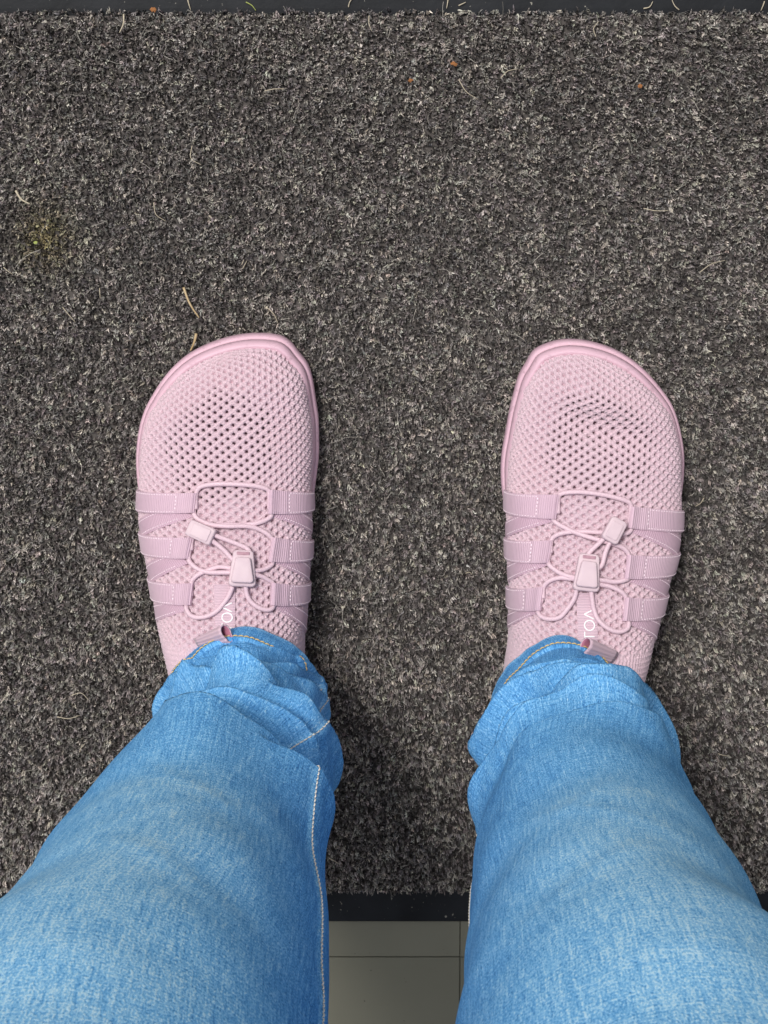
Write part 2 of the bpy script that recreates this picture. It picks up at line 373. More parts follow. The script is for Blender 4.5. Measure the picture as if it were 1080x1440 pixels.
def shoe_surface(s, dd, ph, fine=False):
    """smooth upper: dd distance behind the sole's tip (n), ph section angle (m) -> (n,m,3)"""
    ins0 = .0038; tip_in = .0048
    du = np.clip(dd, 0, None)
    dsrc = tip_in*np.exp(-du/.05)                                # section of the outline moved back by the toe rim
    qq = np.sqrt(np.clip(du-0*dsrc, 0, s.len))
    xl = np.interp(qq, s.q, s.xl); xr = np.interp(qq, s.q, s.xr)
    ins = ins0*(1-.75*sstep(.075, .13, du))
    hw = np.maximum(.5*(xr-xl)-ins, 0.0); xc = .5*(xl+xr)
    tipq = np.sqrt(np.clip(1-(1-np.clip(du/.045, 0, 1))**2, 0, 1))
    H = pchip([0, .05, .09, .12, .15, .18, .205, .235, .30], [.0262, .0275, .0325, .041, .052, .066, .080, .084, .084], du)*tipq
    H *= np.sqrt(np.clip(1-np.clip((du-(s.len-.04))/.04, 0, 1)**2, 0, 1))**.7
    npow = 2.0/2.35
    cph, sph = np.cos(ph), np.sin(ph)
    sx = np.sign(cph)*np.abs(cph)**npow; sz = np.abs(sph)**npow
    bul = .0035*sstep(.10, .16, du)                              # the sides lean out over the sole at the waist
    X = xc[:, None]-hw[:, None]*sx[None]-np.sign(sx)[None]*bul[:, None]*(np.sin(2*np.minimum(ph, math.pi-ph)))[None]*.6
    X = X+s.spec['medial']*.10*hw[:, None]*(sz**2)[None]*(1-sstep(.12, .17, du))[:, None]
    Y = np.repeat((s.yt-tip_in*(1-sstep(0, .08, du))-du)[:, None], len(ph), 1)
    Z = ZB+H[:, None]*sz[None]
    # toe spring of the base line follows the sole
    xn = (X-xc[:, None])/np.maximum(hw[:, None], 1e-4)
    for (dc, xcn, rd, rx2, dep, sl_) in s.spec['dents']:
        Z = Z-dep*np.exp(-(((du[:, None]-dc-sl_*(xn-xcn))/rd)**2+((xn-xcn)/rx2)**2))*sz[None]**2
    P = np.stack([X, Y, Z], -1)
    return P, xn
def knit_height(S_, T_, openness):
    A, B = .0066, .0050
    p = S_/A+T_/B; q_ = S_/A-T_/B
    fp = p-np.round(p); fq = q_-np.round(q_)
    ds = (fp+fq)*.5*A; dt = (fp-fq)*.5*B
    r2 = (ds/(.00094+.0006*np.clip(dt/.001, -1, 1)*.35))**2+((dt+.00015)/.00088)**2
    hole = np.exp(-r2**1.8)
    # two yarns crossing between the holes, each a twisted pair
    e1 = np.abs(np.abs(fp)-.5); e2 = np.abs(np.abs(fq)-.5)
    rope = np.maximum(np.exp(-(e1/.17)**2)*(.42+.58*np.cos(2*math.pi*(q_*2.5+p*1.0))), np.exp(-(e2/.17)**2)*(.42+.58*np.cos(2*math.pi*(p*2.5-q_*1.0)+1.2)))
    loop = np.cos(2*math.pi*(fp*1.5-fq*.5))*.12
    return .0012*rope+.0005*loop-hole*(.0032+.0002*openness), hole
def build_upper(s, root):
    # stations of roughly equal step along the ridge
    du = np.concatenate([np.linspace(0, 1, 60)**2*.012, np.arange(.0125, .186, .00047), np.arange(.1865, .215, .0007), np.arange(.216, s.len+.0005, .002)]); du[-1] = s.len
    ph = np.linspace(0, math.pi, 340)
    P, xn = shoe_surface(s, du, ph)
    ps = P.copy()
    sarc = np.concatenate([np.zeros((len(du), 1)), np.cumsum(np.linalg.norm(np.diff(P, axis=1), axis=2), 1)], 1)
    mid = P.shape[1]//2; sarc = sarc-sarc[:, mid:mid+1]+P[:, mid:mid+1, 0]
    tarc = np.concatenate([np.zeros((1, len(ph))), np.cumsum(np.linalg.norm(np.diff(P, axis=0), axis=2), 0)], 0)
    k0 = np.argmin(np.abs(du-.07)); tarc = tarc-tarc[k0:k0+1]
    rotk = s.spec['knit_rot']; Sr = sarc*math.cos(rotk)-tarc*math.sin(rotk); Tr = sarc*math.sin(rotk)+tarc*math.cos(rotk)
    Sr = Sr+.0006*vnoise(sarc*45, tarc*45, 3); Tr = Tr+.0006*vnoise(sarc*45+9, tarc*45, 5)
    D = du[:, None]+0*xn
    oc = s.spec['open']
    op = 1-sstep(.55, 1.15, np.sqrt(((D-oc[0])/oc[1])**2+((xn-oc[2])/oc[3])**2)+.08*vnoise(xn*6, D*160, 8))
    op2 = np.clip(op+.8*sstep(.09, .10, D)*(1-sstep(.15, .175, D)), 0, 1)
    h, hole = knit_height(Sr, Tr, op2)
    # fine plain knit towards the collar and right at the rim
    fine = sstep(.160, .172, D)
    edge = np.minimum(1, np.minimum(ph, math.pi-ph)[None]/.10)*sstep(0, .004, D)
    rib = .0007*np.cos(2*math.pi*(Sr/.0024+.18*np.cos(2*math.pi*Tr/.0030)))*(.7+.3*np.cos(2*math.pi*Tr/.0030))
    h = (h*(1-fine)+rib*fine)*edge
    nrm = normals(P); nrm *= np.sign(nrm[len(du)//3, mid, 2])
    nrm = np.nan_to_num(nrm)
    P2 = P+nrm*h[..., None]
    F = grid_faces(len(du), len(ph))
    hf = ((hole*op).reshape(-1))[F].mean(1); F = F[hf < .50]
    me = np_mesh('upper', P2.reshape(-1, 3), F[:, ::1])
    up = reparent(link('upper', me, M['knit']), root)
    # inner lining a few millimetres below the knit
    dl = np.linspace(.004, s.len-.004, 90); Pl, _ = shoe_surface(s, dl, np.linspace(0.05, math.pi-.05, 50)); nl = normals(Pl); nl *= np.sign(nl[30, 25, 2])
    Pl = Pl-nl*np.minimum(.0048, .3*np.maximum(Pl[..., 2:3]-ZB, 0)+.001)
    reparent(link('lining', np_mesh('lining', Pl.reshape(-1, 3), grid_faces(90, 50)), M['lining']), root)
    # coarse look-up grid for placing straps and cords
    s.ld = np.linspace(.004, min(.24, s.len), 300); s.lp = np.linspace(.0, math.pi, 200)
    s.S, _ = shoe_surface(s, s.ld, s.lp); nn = normals(s.S); s.N = nn*np.sign(nn[150, 100, 2])
    s.px = proj(s.S); cdir = np.array([0, 0, CAM_H])-s.S; s.face = (s.N*cdir).sum(-1) > 0
    return up
def locate(s, u, v):
    """photo pixel -> surface parameters (d, phi)"""
    e = (s.px[..., 0]-u)**2+(s.px[..., 1]-v)**2+np.where(s.face, 0, 1e6); k = np.unravel_index(np.argmin(e), e.shape)
    i = min(max(k[0], 1), len(s.ld)-2); j = min(max(k[1], 1), len(s.lp)-2)
    Ju = (s.px[i+1, j]-s.px[i-1, j])/2; Jv = (s.px[i, j+1]-s.px[i, j-1])/2
    J = np.stack([Ju, Jv], 1); r = np.array([u, v])-s.px[i, j]
    try: dlt = np.clip(np.linalg.solve(J, r), -1, 1)
    except np.linalg.LinAlgError: dlt = np.zeros(2)
    return (s.ld[0]+(i+dlt[0])*(s.ld[1]-s.ld[0]), (j+dlt[1])*(s.lp[1]-s.lp[0]))
def surf(s, d, p):
    fi = np.clip((np.asarray(d)-s.ld[0])/(s.ld[1]-s.ld[0]), 0, len(s.ld)-1.001); fj = np.clip(np.asarray(p)/(s.lp[1]-s.lp[0]), 0, len(s.lp)-1.001)
    i = fi.astype(int); j = fj.astype(int); a = (fi-i)[..., None]; b_ = (fj-j)[..., None]
    g = lambda G: G[i, j]*(1-a)*(1-b_)+G[i+1, j]*a*(1-b_)+G[i, j+1]*(1-a)*b_+G[i+1, j+1]*a*b_
    P = g(s.S); n_ = g(s.N); return P, n_/np.linalg.norm(n_, axis=-1, keepdims=True)
def slab(P, Nn, lo, hi, uv):
    """closed sheet over a grid P with normals, between offsets lo and hi (arrays n,m or floats)"""
    n_, m_ = P.shape[:2]; lo = np.broadcast_to(lo, (n_, m_)); hi = np.broadcast_to(hi, (n_, m_))
    top = (P+Nn*hi[..., None]).reshape(-1, 3); bot = (P+Nn*lo[..., None]).reshape(-1, 3); k = n_*m_
    F = grid_faces(n_, m_); Fs = [F, F[:, ::-1]+k]
    idx = np.arange(k).reshape(n_, m_); loop = np.concatenate([idx[0, :], idx[1:, -1], idx[-1, -2::-1], idx[-2:0:-1, 0]])
    l2 = np.roll(loop, -1); Fs.append(np.stack([l2, loop, loop+k, l2+k], 1))
    return np.concatenate([top, bot]), np.concatenate(Fs), np.concatenate([uv.reshape(-1, 2)]*2)
def strap(s, name, root, corners, material, lo, hi, n=46, m=14, fold=False, bow=0.0, wrap=True):
    """corners in the photo: inner-top, inner-bottom, outer-bottom, outer-top; laid on the upper"""
    it, ib, ob, ot = [np.array(locate(s, *c)) for c in corners]
    left = corners[2][0] < corners[0][0]
    if wrap:                                                     # carry the outer end down the side into the sole
        ph_end = .03 if left else math.pi-.03
        for o_, i_ in ((ob, ib), (ot, it)):
            o_[0] = o_[0]+(o_[0]-i_[0])*np.clip((ph_end-o_[1])/(o_[1]-i_[1]+1e-9), -.5, .5)*.6; o_[1] = ph_end
    a = np.linspace(0, 1, n)[:, None]; b_ = np.linspace(0, 1, m)[None]
    d = (it[0]*(1-b_)+ib[0]*b_)*(1-a)+(ot[0]*(1-b_)+ob[0]*b_)*a
    p = (it[1]*(1-b_)+ib[1]*b_)*(1-a)+(ot[1]*(1-b_)+ob[1]*b_)*a
    d = d+bow*np.sin(a*math.pi)*(1+0*b_)
    P, Nn = surf(s, d, p)
    ul = np.concatenate([[0], np.cumsum(np.linalg.norm(np.diff(P[:, m//2], axis=0), axis=1))])
    vl = np.linspace(0, np.linalg.norm(P[0, -1]-P[0, 0]), m); uv = np.stack(np.meshgrid(ul, vl, indexing='ij'), -1)
    hi_ = np.full((n, m), hi); lo_ = np.full((n, m), lo)
    if fold:                                                     # the loop end stands up round the cord
        f_ = np.exp(-(ul/.004)**2)[:, None]; hi_ = hi_+.0022*f_; lo_ = lo_+.0009*f_
        hi_ = hi_-.0012*np.exp(-(ul/.0007)**2)[:, None]
        hi_ = hi_+.0006*(1-sstep(.0105, .0112, ul))[:, None]     # doubled webbing up to the stitch line
    hi_ = hi_-.0003*(np.abs(b_*2-1)**6)
    V, F, UV = slab(P, Nn, lo_, hi_, uv)
    me = np_mesh(name, V, F, True, uv=UV)
    o = reparent(link(name, me, material), root)
    o.modifiers.new('edge', 'EDGE_SPLIT').split_angle = math.radians(50)
    return o, (P, Nn, hi_, ul, vl)
def dashes(mb, pts, nrm, step=.0019, ln=.0012, r=.00022):
    """small stitches along a polyline lying on a surface"""
    pts = np.asarray(pts); L = np.concatenate([[0], np.cumsum(np.linalg.norm(np.diff(pts, axis=0), axis=1))])
    for a in np.arange(step*.3, L[-1]-ln, step):
        ss = np.linspace(a, a+ln, 4); q = np.stack([np.interp(ss, L, pts[:, k]) for k in range(3)], 1); nn = np.stack([np.interp(ss, L, nrm[:, k]) for k in range(3)], 1)
        q = q+nn*(np.array([-.0003, .00012, .00012, -.0003])[:, None]); mb.tube(q, r, 5)
def rounded_block(w0, w1, l, h, r=.15, taper=.9, n=6):
    """a pad lying in x (width) and y (length); w0 at -y, w1 at +y; rounded corners, domed edges"""
    def ring(sc, z):
        pts = []
        cr = r*min(w0, w1)
        for (sx, sy, a0) in ((1, 1, 0), (-1, 1, 90), (-1, -1, 180), (1, -1, 270)):
            ww = (w1 if sy > 0 else w0)
            for k in range(n):
                a = math.radians(a0+90*k/(n-1))
                pts.append(((sx*(ww/2-cr)+cr*math.cos(a))*sc[0], (sy*(l/2-cr)+cr*math.sin(a))*sc[1], z))
        return pts
    rings = [ring((.97, .97), 0), ring((1, 1), h*.15), ring((1, 1), h*.6), ring((.985, .985), h*.8), ring((.96*taper**.2, .96*taper**.2), h*.95), ring((.9*taper, .92*taper), h), ring((.5, .5), h*1.03)]
    k = 4*n; V = [p for q in rings for p in q]; F = [tuple(f) for f in grid_faces(len(rings), k, True)]
    F += [tuple(range(k))[::-1], tuple(range((len(rings)-1)*k, len(rings)*k))]
    return V, F
def frame_at(P, Nn, ydir):
    z = Nn/np.linalg.norm(Nn); y = ydir-z*np.dot(ydir, z); y /= np.linalg.norm(y); x = np.cross(y, z)
    return np.stack([x, y, z], 1), P
def xf(V, R, o): return (np.asarray(V) @ R.T)+o

def build_shoe(spec):
    s = make_shoe(spec)
    cxm = float(np.interp(math.sqrt(.15), s.q, .5*(s.xl+s.xr)))
    root = tag(empty('shoe', (cxm, s.yt-.15, ZM)), spec['label'], 'shoe', 'pair of pink knit shoes')
    # --- sole: rings round the outline
    sel = np.concatenate([np.arange(0, 900, 6), [899]])
    left = np.stack([s.xl[sel], s.yt-s.d[sel]], 1); right = np.stack([s.xr[sel], s.yt-s.d[sel]], 1)
    C = np.concatenate([right[::-1], left[1:]])
    Lc = np.concatenate([[0], np.cumsum(np.linalg.norm(np.diff(C, axis=0), axis=1))]); ss = np.linspace(0, Lc[-1], 260, endpoint=False)
    C = np.stack([np.interp(ss, Lc, C[:, 0]), np.interp(ss, Lc, C[:, 1])], 1)
    tng = np.roll(C, -2, 0)-np.roll(C, 2, 0); nr = np.stack([tng[:, 1], -tng[:, 0]], 1); nr /= np.linalg.norm(nr, axis=1, keepdims=True)
    cen = C.mean(0); nr *= np.sign(((C-cen)*nr).sum(1))[:, None]
    dd = s.yt-C[:, 1]; toe = 1-sstep(0, .05, dd); waist = sstep(.07, .125, dd)*.0042
    prof = [(-.004, -.0016), (-.0008, .0004), (0, .003), (0, .0090), (-.0006, .0108), (-.0016, .0117), (-.0023, .0112), (-.0024, .0120), (-.0018, .0130), (-.0022, .0165), (-.0034, .0190), (-.0048, .0196), (-.0065, .0178)]
    VV_ = []
    for off, z in prof:
        o_ = off-waist; zz = z*(1+.10*toe)+.0025*toe*(z > 0)
        VV_.append(np.concatenate([C+nr*(o_*(1+.15*toe))[:, None], (ZM+zz)[:, None]+0*C[:, :1]], 1))
    VV_ = np.array(VV_); n0 = len(prof); k = 260
    me = bpy.data.meshes.new('sole'); F = [tuple(f) for f in grid_faces(n0, k, True)]; F.append(tuple(range(k)))
    me.from_pydata([tuple(v) for v in VV_.reshape(-1, 3)], [], F); me.polygons.foreach_set('use_smooth', np.ones(len(me.polygons), bool)); me.update()
    bm_ = bmesh.new(); bm_.from_mesh(me); bmesh.ops.recalc_face_normals(bm_, faces=bm_.faces); bm_.to_mesh(me); bm_.free()
    reparent(link('sole', me, M['rubber']), root)
    build_upper(s, root)
    st = MB()
    # --- diagonal bands first, webbing straps over them
    for cnr in spec['bands']:
        o, (P, Nn, hi_, ul, vl) = strap(s, 'diagonal_band', root, cnr, M['band'], -.0004, .0011, bow=0)
        for j in (2, 11):
            dashes(st, (P+Nn*hi_[..., None])[6:40, j], Nn[6:40, j])
    for cnr in spec['straps']:
        o, (P, Nn, hi_, ul, vl) = strap(s, 'lace_strap', root, cnr, M['web'], .0006, .0023, fold=True)
        top = P+Nn*hi_[..., None]; i0 = int(np.argmin(np.abs(ul-.0115)))
        dashes(st, top[i0, 1:13], Nn[i0, 1:13], .0021, .0014, .00030)
        for j in (1, 12): dashes(st, top[i0:44, j], Nn[i0:44, j])
    reparent(tag(st.build('stitching', M['thread']), kind='stuff'), root)
    # --- woven tape on the tongue with lettering
    tq = spec['tape']
    o, (P, Nn, hi_, ul, vl) = strap(s, 'tongue_tape', root, tq, M['tape'], -.0003, .0012, n=50, m=16, wrap=False)
    tape = o
    # letters read up the shoe: strokes given in the photo plane of the tape (u along word, v across)
    mb = MB()
    A_, B_, C_, D_ = [np.array(p, float) for p in (tq[0], tq[1], tq[2], tq[3])]
    def tp(a, b_):                                               # a: down the tape 0..1, b: across 0..1
        q = (A_*(1-b_)+B_*b_)*(1-a)+(D_*(1-b_)+C_*b_)*a; d_, p_ = locate(s, *q); Pp, Np = surf(s, np.array([d_]), np.array([p_])); return Pp[0]+Np[0]*.00135
    def stroke(ab, r=.00042):
        q = catmull([tp(*x) for x in ab], 6*len(ab)) if len(ab) > 2 else np.linspace(tp(*ab[0]), tp(*ab[1]), 6); mb.tube(q, r, 6)
    a0 = spec['word0']; e = spec['letter']; g = e*1.12; bl, bt = .86, .36       # baseline (right) and cap line (left)
    stroke([(a0, bt), (a0-e, bt)]); stroke([(a0-e/2, bt), (a0-e/2, bl)])       # T
    a1 = a0-g; stroke([(a1-e/2-e/2*math.cos(x), (bl+bt)/2+(bl-bt)/2*math.sin(x)) for x in np.linspace(0, 2*math.pi, 15)])   # O
    a2 = a0-2*g; stroke([(a2, bl), (a2-e/2, bt)]); stroke([(a2-e/2, bt), (a2-e, bl)])   # open A
    lt = mb.build('lettering', M['print']); lt.parent = tape
    # --- elastic cord
    mbc = MB()
    def cpath(pts):
        out = []
        for p in pts:
            d_, p_ = locate(s, p[0], p[1]); Pp, Np = surf(s, np.array([d_]), np.array([p_])); out.append(Pp[0]+Np[0]*(p[2] if len(p) > 2 else .0022))
        return catmull(out, max(8, 7*len(out)))
    for pth in spec['cords']: mbc.tube(cpath(pth), .00135, 9)
    reparent(mbc.build('elastic_cord', M['cord']), root)
    # --- cord lock with its push button
    def place(quad, lift):
        c4 = []
        for p in quad:
            d_, p_ = locate(s, *p); Pp, Np = surf(s, np.array([d_]), np.array([p_])); c4.append(Pp[0])
        c4 = np.array(c4); cc = c4.mean(0); d_, p_ = locate(s, *np.mean(quad, 0)); Pp, Np = surf(s, np.array([d_]), np.array([p_]))
        yv = (c4[0]+c4[1]-c4[2]-c4[3])/2; return c4, Pp[0]+Np[0]*lift, Np[0], yv, np.linalg.norm(c4[1]-c4[0]), np.linalg.norm(c4[2]-c4[3]), np.linalg.norm(yv)
    c4, cc, nn, yv, wt, wb, ln = place(spec['lock'], .0030)
    R, o_ = frame_at(cc, nn, yv)
    V, F = rounded_block(wb, wt, ln, .0042, .20, 1.0); mb = MB(); mb.add(xf(V, R, o_), F)
    lock = reparent(mb.build('cord_lock', M['plastic']), root)
    V, F = rounded_block(wb*.82, wt*.74, ln*.70, .0034, .20, .95); mb = MB(); mb.add(xf(np.array(V)+[0, -ln*.055, .0042], R, o_), F)
    bt_ = mb.build('button', M['plastic']); bt_.parent = lock
    # slot frame at the head of the lock
    V, F = rounded_block(wt*.62, wt*.62, ln*.085, .0006, .05, 1.0); mb = MB(); mb.add(xf(np.array(V)+[0, ln*.40, .00415], R, o_), F)
    sl_ = mb.build('slot', M['lining']); sl_.parent = lock
    # --- clip that joins the cord ends: ribbed sides
    c4, cc, nn, yv, wt, wb, ln = place(spec['clip'], .0048)
    R, o_ = frame_at(cc, nn, yv)
    V, F = rounded_block(wb, wt*.94, ln, .0052, .16, .95); V = np.array(V)
    V[:, 0] += np.sign(V[:, 0])*.00025*np.cos(V[:, 1]*2*math.pi/.0026)
    mb = MB(); mb.add(xf(V, R, o_), F); clip = mb.build('cord_end_clip', M['plastic']); reparent(clip, root)
    V, F = rounded_block(wb*.70, wt*.66, ln*.68, .0007, .12, .95); mb = MB(); mb.add(xf(np.array(V)+[0, -ln*.02, .0052], R, o_), F)
    pd = mb.build('face_plate', M['plastic']); pd.parent = clip
    # --- pull tab: a short ribbon folded into a loop, standing on the tongue
    pa, pb = spec['pull']                                        # loop mouth and far end in the photo
    za = spec['pull_z']; A3 = at(*pa, za); B3 = at(*pb, za-.016)
    ax = B3-A3; wl = np.linalg.norm(ax); ax /= wl
    vv = np.array([0, 0, 1.0]); back = np.cross(ax, vv); back /= np.linalg.norm(back)
    if back[1] > 0: back = -back                                 # loop tails run back towards the leg
    upv = np.cross(back, ax); upv *= np.sign(upv[2])
    th = np.linspace(-.93*math.pi, .93*math.pi, 30)
    r0 = .0034
    prof2 = [(-.0125, -.0006)]+[(-math.cos(a)*-r0*1.25-(.002 if abs(a) > 2.2 else 0), math.sin(a)*r0*(1-.35*(abs(a)/math.pi)**3)) for a in th]+[(-.0125, .0006)]
    prof2 = np.array(prof2); prof2 = catmull(prof2, 48)
    tw = np.gradient(prof2, axis=0); nrm2 = np.stack([-tw[:, 1], tw[:, 0]], 1); nrm2 /= np.linalg.norm(nrm2, axis=1, keepdims=True)
    cen2 = np.array([0, 0]); 
    out2 = prof2+nrm2*.00045; in2 = prof2-nrm2*.00045
    rows = []
    for pr in (out2, in2):
        g = np.array([[A3+ax*wl*f_+(-back)*(p[0]*(1-.35*f_)-.001*f_)+upv*p[1]*(1-.72*f_) for f_ in np.linspace(0, 1, 12)] for p in pr]); rows.append(g)
    V = np.concatenate([rows[0].reshape(-1, 3), rows[1].reshape(-1, 3)]); kk = 48*12; Fg = grid_faces(48, 12)
    idx = np.arange(kk).reshape(48, 12); lp_ = np.concatenate([idx[0, :], idx[1:, -1], idx[-1, -2::-1], idx[-2:0:-1, 0]]); l2 = np.roll(lp_, -1)
    Fg = np.concatenate([Fg, Fg[:, ::-1]+kk, np.stack([l2, lp_, lp_+kk, l2+kk], 1)])
    uv = np.stack(np.meshgrid(np.linspace(0, .024, 48), np.linspace(0, wl, 12), indexing='ij'), -1).reshape(-1, 2)
    me = np_mesh('pull_tab', V, Fg, True, uv=np.concatenate([uv, uv])); reparent(link('pull_tab', me, M['tape']), root)
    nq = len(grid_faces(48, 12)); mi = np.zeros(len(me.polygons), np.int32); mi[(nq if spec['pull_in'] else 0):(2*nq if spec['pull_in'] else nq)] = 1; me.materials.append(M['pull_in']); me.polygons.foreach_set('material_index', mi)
    s.root = root
    return s

LEFT = dict(
    medial=1, tip=(362, 468.6), len=.262, knit_rot=.04, open=(.056, .042, -.10, .86), dents=[(.048, .1, .014, .5, .0012, 0)],
    label='pink knit shoe with smooth rounded toe, beside the dent-toed one',
    L=[(328, 473), (295, 483), (267, 497), (239.4, 520.5), (217, 551), (201, 582), (193.6, 612), (190.8, 646), (190.8, 684), (192, 716), (199, 746), (204.7, 771), (214, 804), (221.4, 838), (228, 874), (235, 899), (243.6, 929), (255, 965), (266, 1005), (272, 1060), (272, 1140)],
    R=[(392, 472), (409, 481.7), (420, 495.6), (432.5, 512), (439, 531.7), (443.6, 562), (448, 595.6), (448.6, 634), (446.4, 668), (445, 713), (440, 757), (438, 785), (435, 815), (434, 849), (431, 882), (431, 899), (430, 950), (428, 1000), (425, 1060), (425, 1140)],
    straps=[[(278, 692.8), (275, 721), (192, 715.6), (191.7, 687)], [(272.8, 756), (267, 786), (207.5, 781), (206, 753)], [(274, 821), (271, 851.7), (222.8, 849), (220, 819.7)],
            [(377, 687.8), (375.6, 722.5), (445, 712.8), (445.6, 687.8)], [(381, 756), (375.6, 790.6), (439.4, 782), (439, 756)], [(379.7, 819.7), (378, 851.7), (434, 842), (434, 817)]],
    bands=[[(258, 705), (272, 727), (203, 759), (196, 733)], [(250, 775), (266, 792), (217, 827), (211.7, 797)], [(252, 842), (264, 858.6), (230, 886), (226, 859)],
           [(395, 706), (383, 727), (436, 752), (441, 731)], [(398, 774), (387, 793), (434, 819), (438, 798)], [(396, 842), (384, 854), (431, 890), (434, 862)]],
    tape=[(301, 822), (331, 822), (331, 892), (303, 892)], word0=.97, letter=.185,
    lock=[(327.8, 775), (357, 774), (359.7, 827), (321, 825.6)], clip=[(262.5, 753), (275, 730.4), (310, 746), (298.6, 769)],
    pull=((318, 889), (276, 902)), pull_z=.107, pull_in=False,
    cords=[[(276, 716, .0016), (277, 693, .0016), (283, 684.5), (300, 681), (325, 680.5), (350, 682), (368, 685), (377, 690, .0018), (378, 716, .0016)],
           [(274, 706, .0016), (274, 723, .0016), (281, 731), (298, 738, .003), (320, 740.5, .004), (348, 740.5, .003), (364, 744.7), (377, 753), (382.5, 760, .0016), (382, 776, .0016)],
           [(381, 712, .0016), (380, 726, .0016), (364, 735), (340, 738.5, .0018), (315, 738, .0018), (295, 742), (282, 748), (272, 757, .0016), (270, 774, .0016)],
           [(268, 770, .0016), (267, 787, .0016), (273.6, 795.7), (283, 802), (296, 805.4, .003), (310, 806, .004), (326, 806, .0045)],
           [(380, 776, .0016), (382, 792, .0016), (375, 798.5), (366.7, 802, .003), (354, 804, .0045)],
           [(326, 800, .0045), (310, 797.8, .003), (297, 801, .002), (283, 807), (275, 813), (271, 819, .0016), (270, 838, .0016)],
           [(354, 808, .0045), (368, 811.7, .003), (376, 816), (382, 820, .0016), (382, 836, .0016)],
           [(268, 836, .0016), (264, 852, .0016), (266, 860), (272, 867), (282, 869), (293, 867), (305.6, 860), (315, 849), (322, 839.4, .003), (328, 826, .0045)],
           [(382, 836, .0016), (383, 852, .0016), (377.8, 857.5), (369.4, 857.5), (359.7, 853), (351, 845), (346.5, 835, .003), (345, 822, .0045)],
           [(333, 792, .0046), (325, 784.6, .005), (319.4, 778, .005), (311, 770, .0055), (300, 761, .0065)],
           [(352, 782, .0046), (348, 773, .005), (339, 768, .005), (323.6, 761.7, .0055), (300, 752, .0065)]])
RIGHT = dict(
    medial=-1, tip=(800, 477), len=.258, knit_rot=-.07, open=(.053, .042, .06, .86), dents=[(.044, .15, .013, .62, .0085, .014), (.028, -.1, .007, .5, -.0016, .010)],
    label='pink knit shoe with creased, dented toe mesh',
    L=[(771.7, 482.8), (751, 493), (739.7, 511), (730, 528), (723, 553), (716, 583), (710.6, 614), (705.5, 644), (703.6, 686), (706, 731), (709, 759), (711, 785), (713, 814), (713, 850), (712, 881), (706, 925), (702, 953), (697, 978), (694, 1010), (694, 1060), (694, 1140)],
    R=[(835.6, 482), (869, 494), (902, 516.7), (930, 547), (946.7, 572), (957.8, 608), (962.8, 644), (962.5, 686), (961, 715), (957, 747), (945, 789), (936, 814), (922, 859), (916, 878), (906, 914), (896.7, 942), (884, 980), (872, 1020), (858, 1060), (850, 1140)],
    straps=[[(787, 695), (783, 729.7), (705, 714), (703.6, 685)], [(777.8, 760), (773, 792), (710.6, 781), (711, 753)], [(766.7, 825.6), (763, 859), (714.7, 848), (714.7, 820)],
            [(885, 711.7), (881, 742.8), (957, 747), (960, 717)], [(880, 781), (875.8, 814.4), (937, 813), (942.5, 782.5)], [(876.7, 840.8), (873, 874), (920, 874), (924, 845)]],
    bands=[[(765, 712), (777, 734), (711, 754), (707, 731)], [(758, 778), (772, 795), (713, 817), (711, 793)], [(750, 848), (760.6, 860), (714.7, 881), (713, 859)],
           [(900, 730), (888, 749), (943, 789), (954, 757)], [(897, 800), (885.6, 818.6), (924, 855), (934, 827)], [(893, 862), (883, 878), (904, 920), (917, 888)]],
    tape=[(810, 834), (839, 834), (840, 908), (813, 908)], word0=.93, letter=.19,
    lock=[(813, 779.7), (842.5, 779.7), (841, 834), (803.6, 831)], clip=[(857, 725), (879, 737), (862, 768.6), (841, 756)],
    pull=((823, 907), (866, 921)), pull_z=.107, pull_in=False,
    cords=[[(785, 722, .0016), (786, 698, .0016), (791, 693.6), (810.6, 691.7), (835.6, 693.6), (863, 699), (882.8, 706), (886, 713, .0018), (884, 736, .0016)],
           [(782, 716, .0016), (779, 731, .0016), (797, 743.6), (819, 753, .003), (841, 760, .004), (863, 766, .003), (877, 772.8), (883, 782, .0016), (880, 800, .0016)],
           [(884, 728, .0016), (886, 745, .0016), (877, 750.6), (841, 749, .0018), (819, 747.8, .0018), (797, 749), (783, 753), (776, 760, .0016), (775, 778, .0016)],
           [(774, 776, .0016), (772, 792, .0016), (783, 803), (797, 810, .003), (811, 814, .0045)],
           [(836, 816, .0045), (850, 817, .003), (860.6, 818.6), (874.4, 817), (883, 812, .0016), (878, 798, .0016)],
           [(811, 815, .0045), (802, 814.4, .003), (788, 813), (774.4, 817), (766, 825.6, .0016), (765, 842, .0016)],
           [(836, 821, .0045), (844, 822.8, .003), (857.8, 825.6), (871.7, 832.5), (878.6, 841, .0016), (876, 858, .0016)],
           [(764, 842, .0016), (758.5, 859, .0016), (763, 867), (774, 871), (788, 868.6), (799, 856), (807.8, 842, .003), (811, 828, .0045)],
           [(876, 858, .0016), (882, 875, .0016), (880, 884), (869, 889), (855, 885), (841, 872.8), (834, 856, .0025), (830, 830, .0045)],
           [(822, 788, .0046), (828.6, 777, .005), (839.7, 766, .0055), (852, 753, .0065)],
           [(840, 800, .0046), (845, 795, .0046), (849.4, 778, .005), (857, 758, .0065)]])
shoeL = build_shoe(LEFT); shoeR = build_shoe(RIGHT)

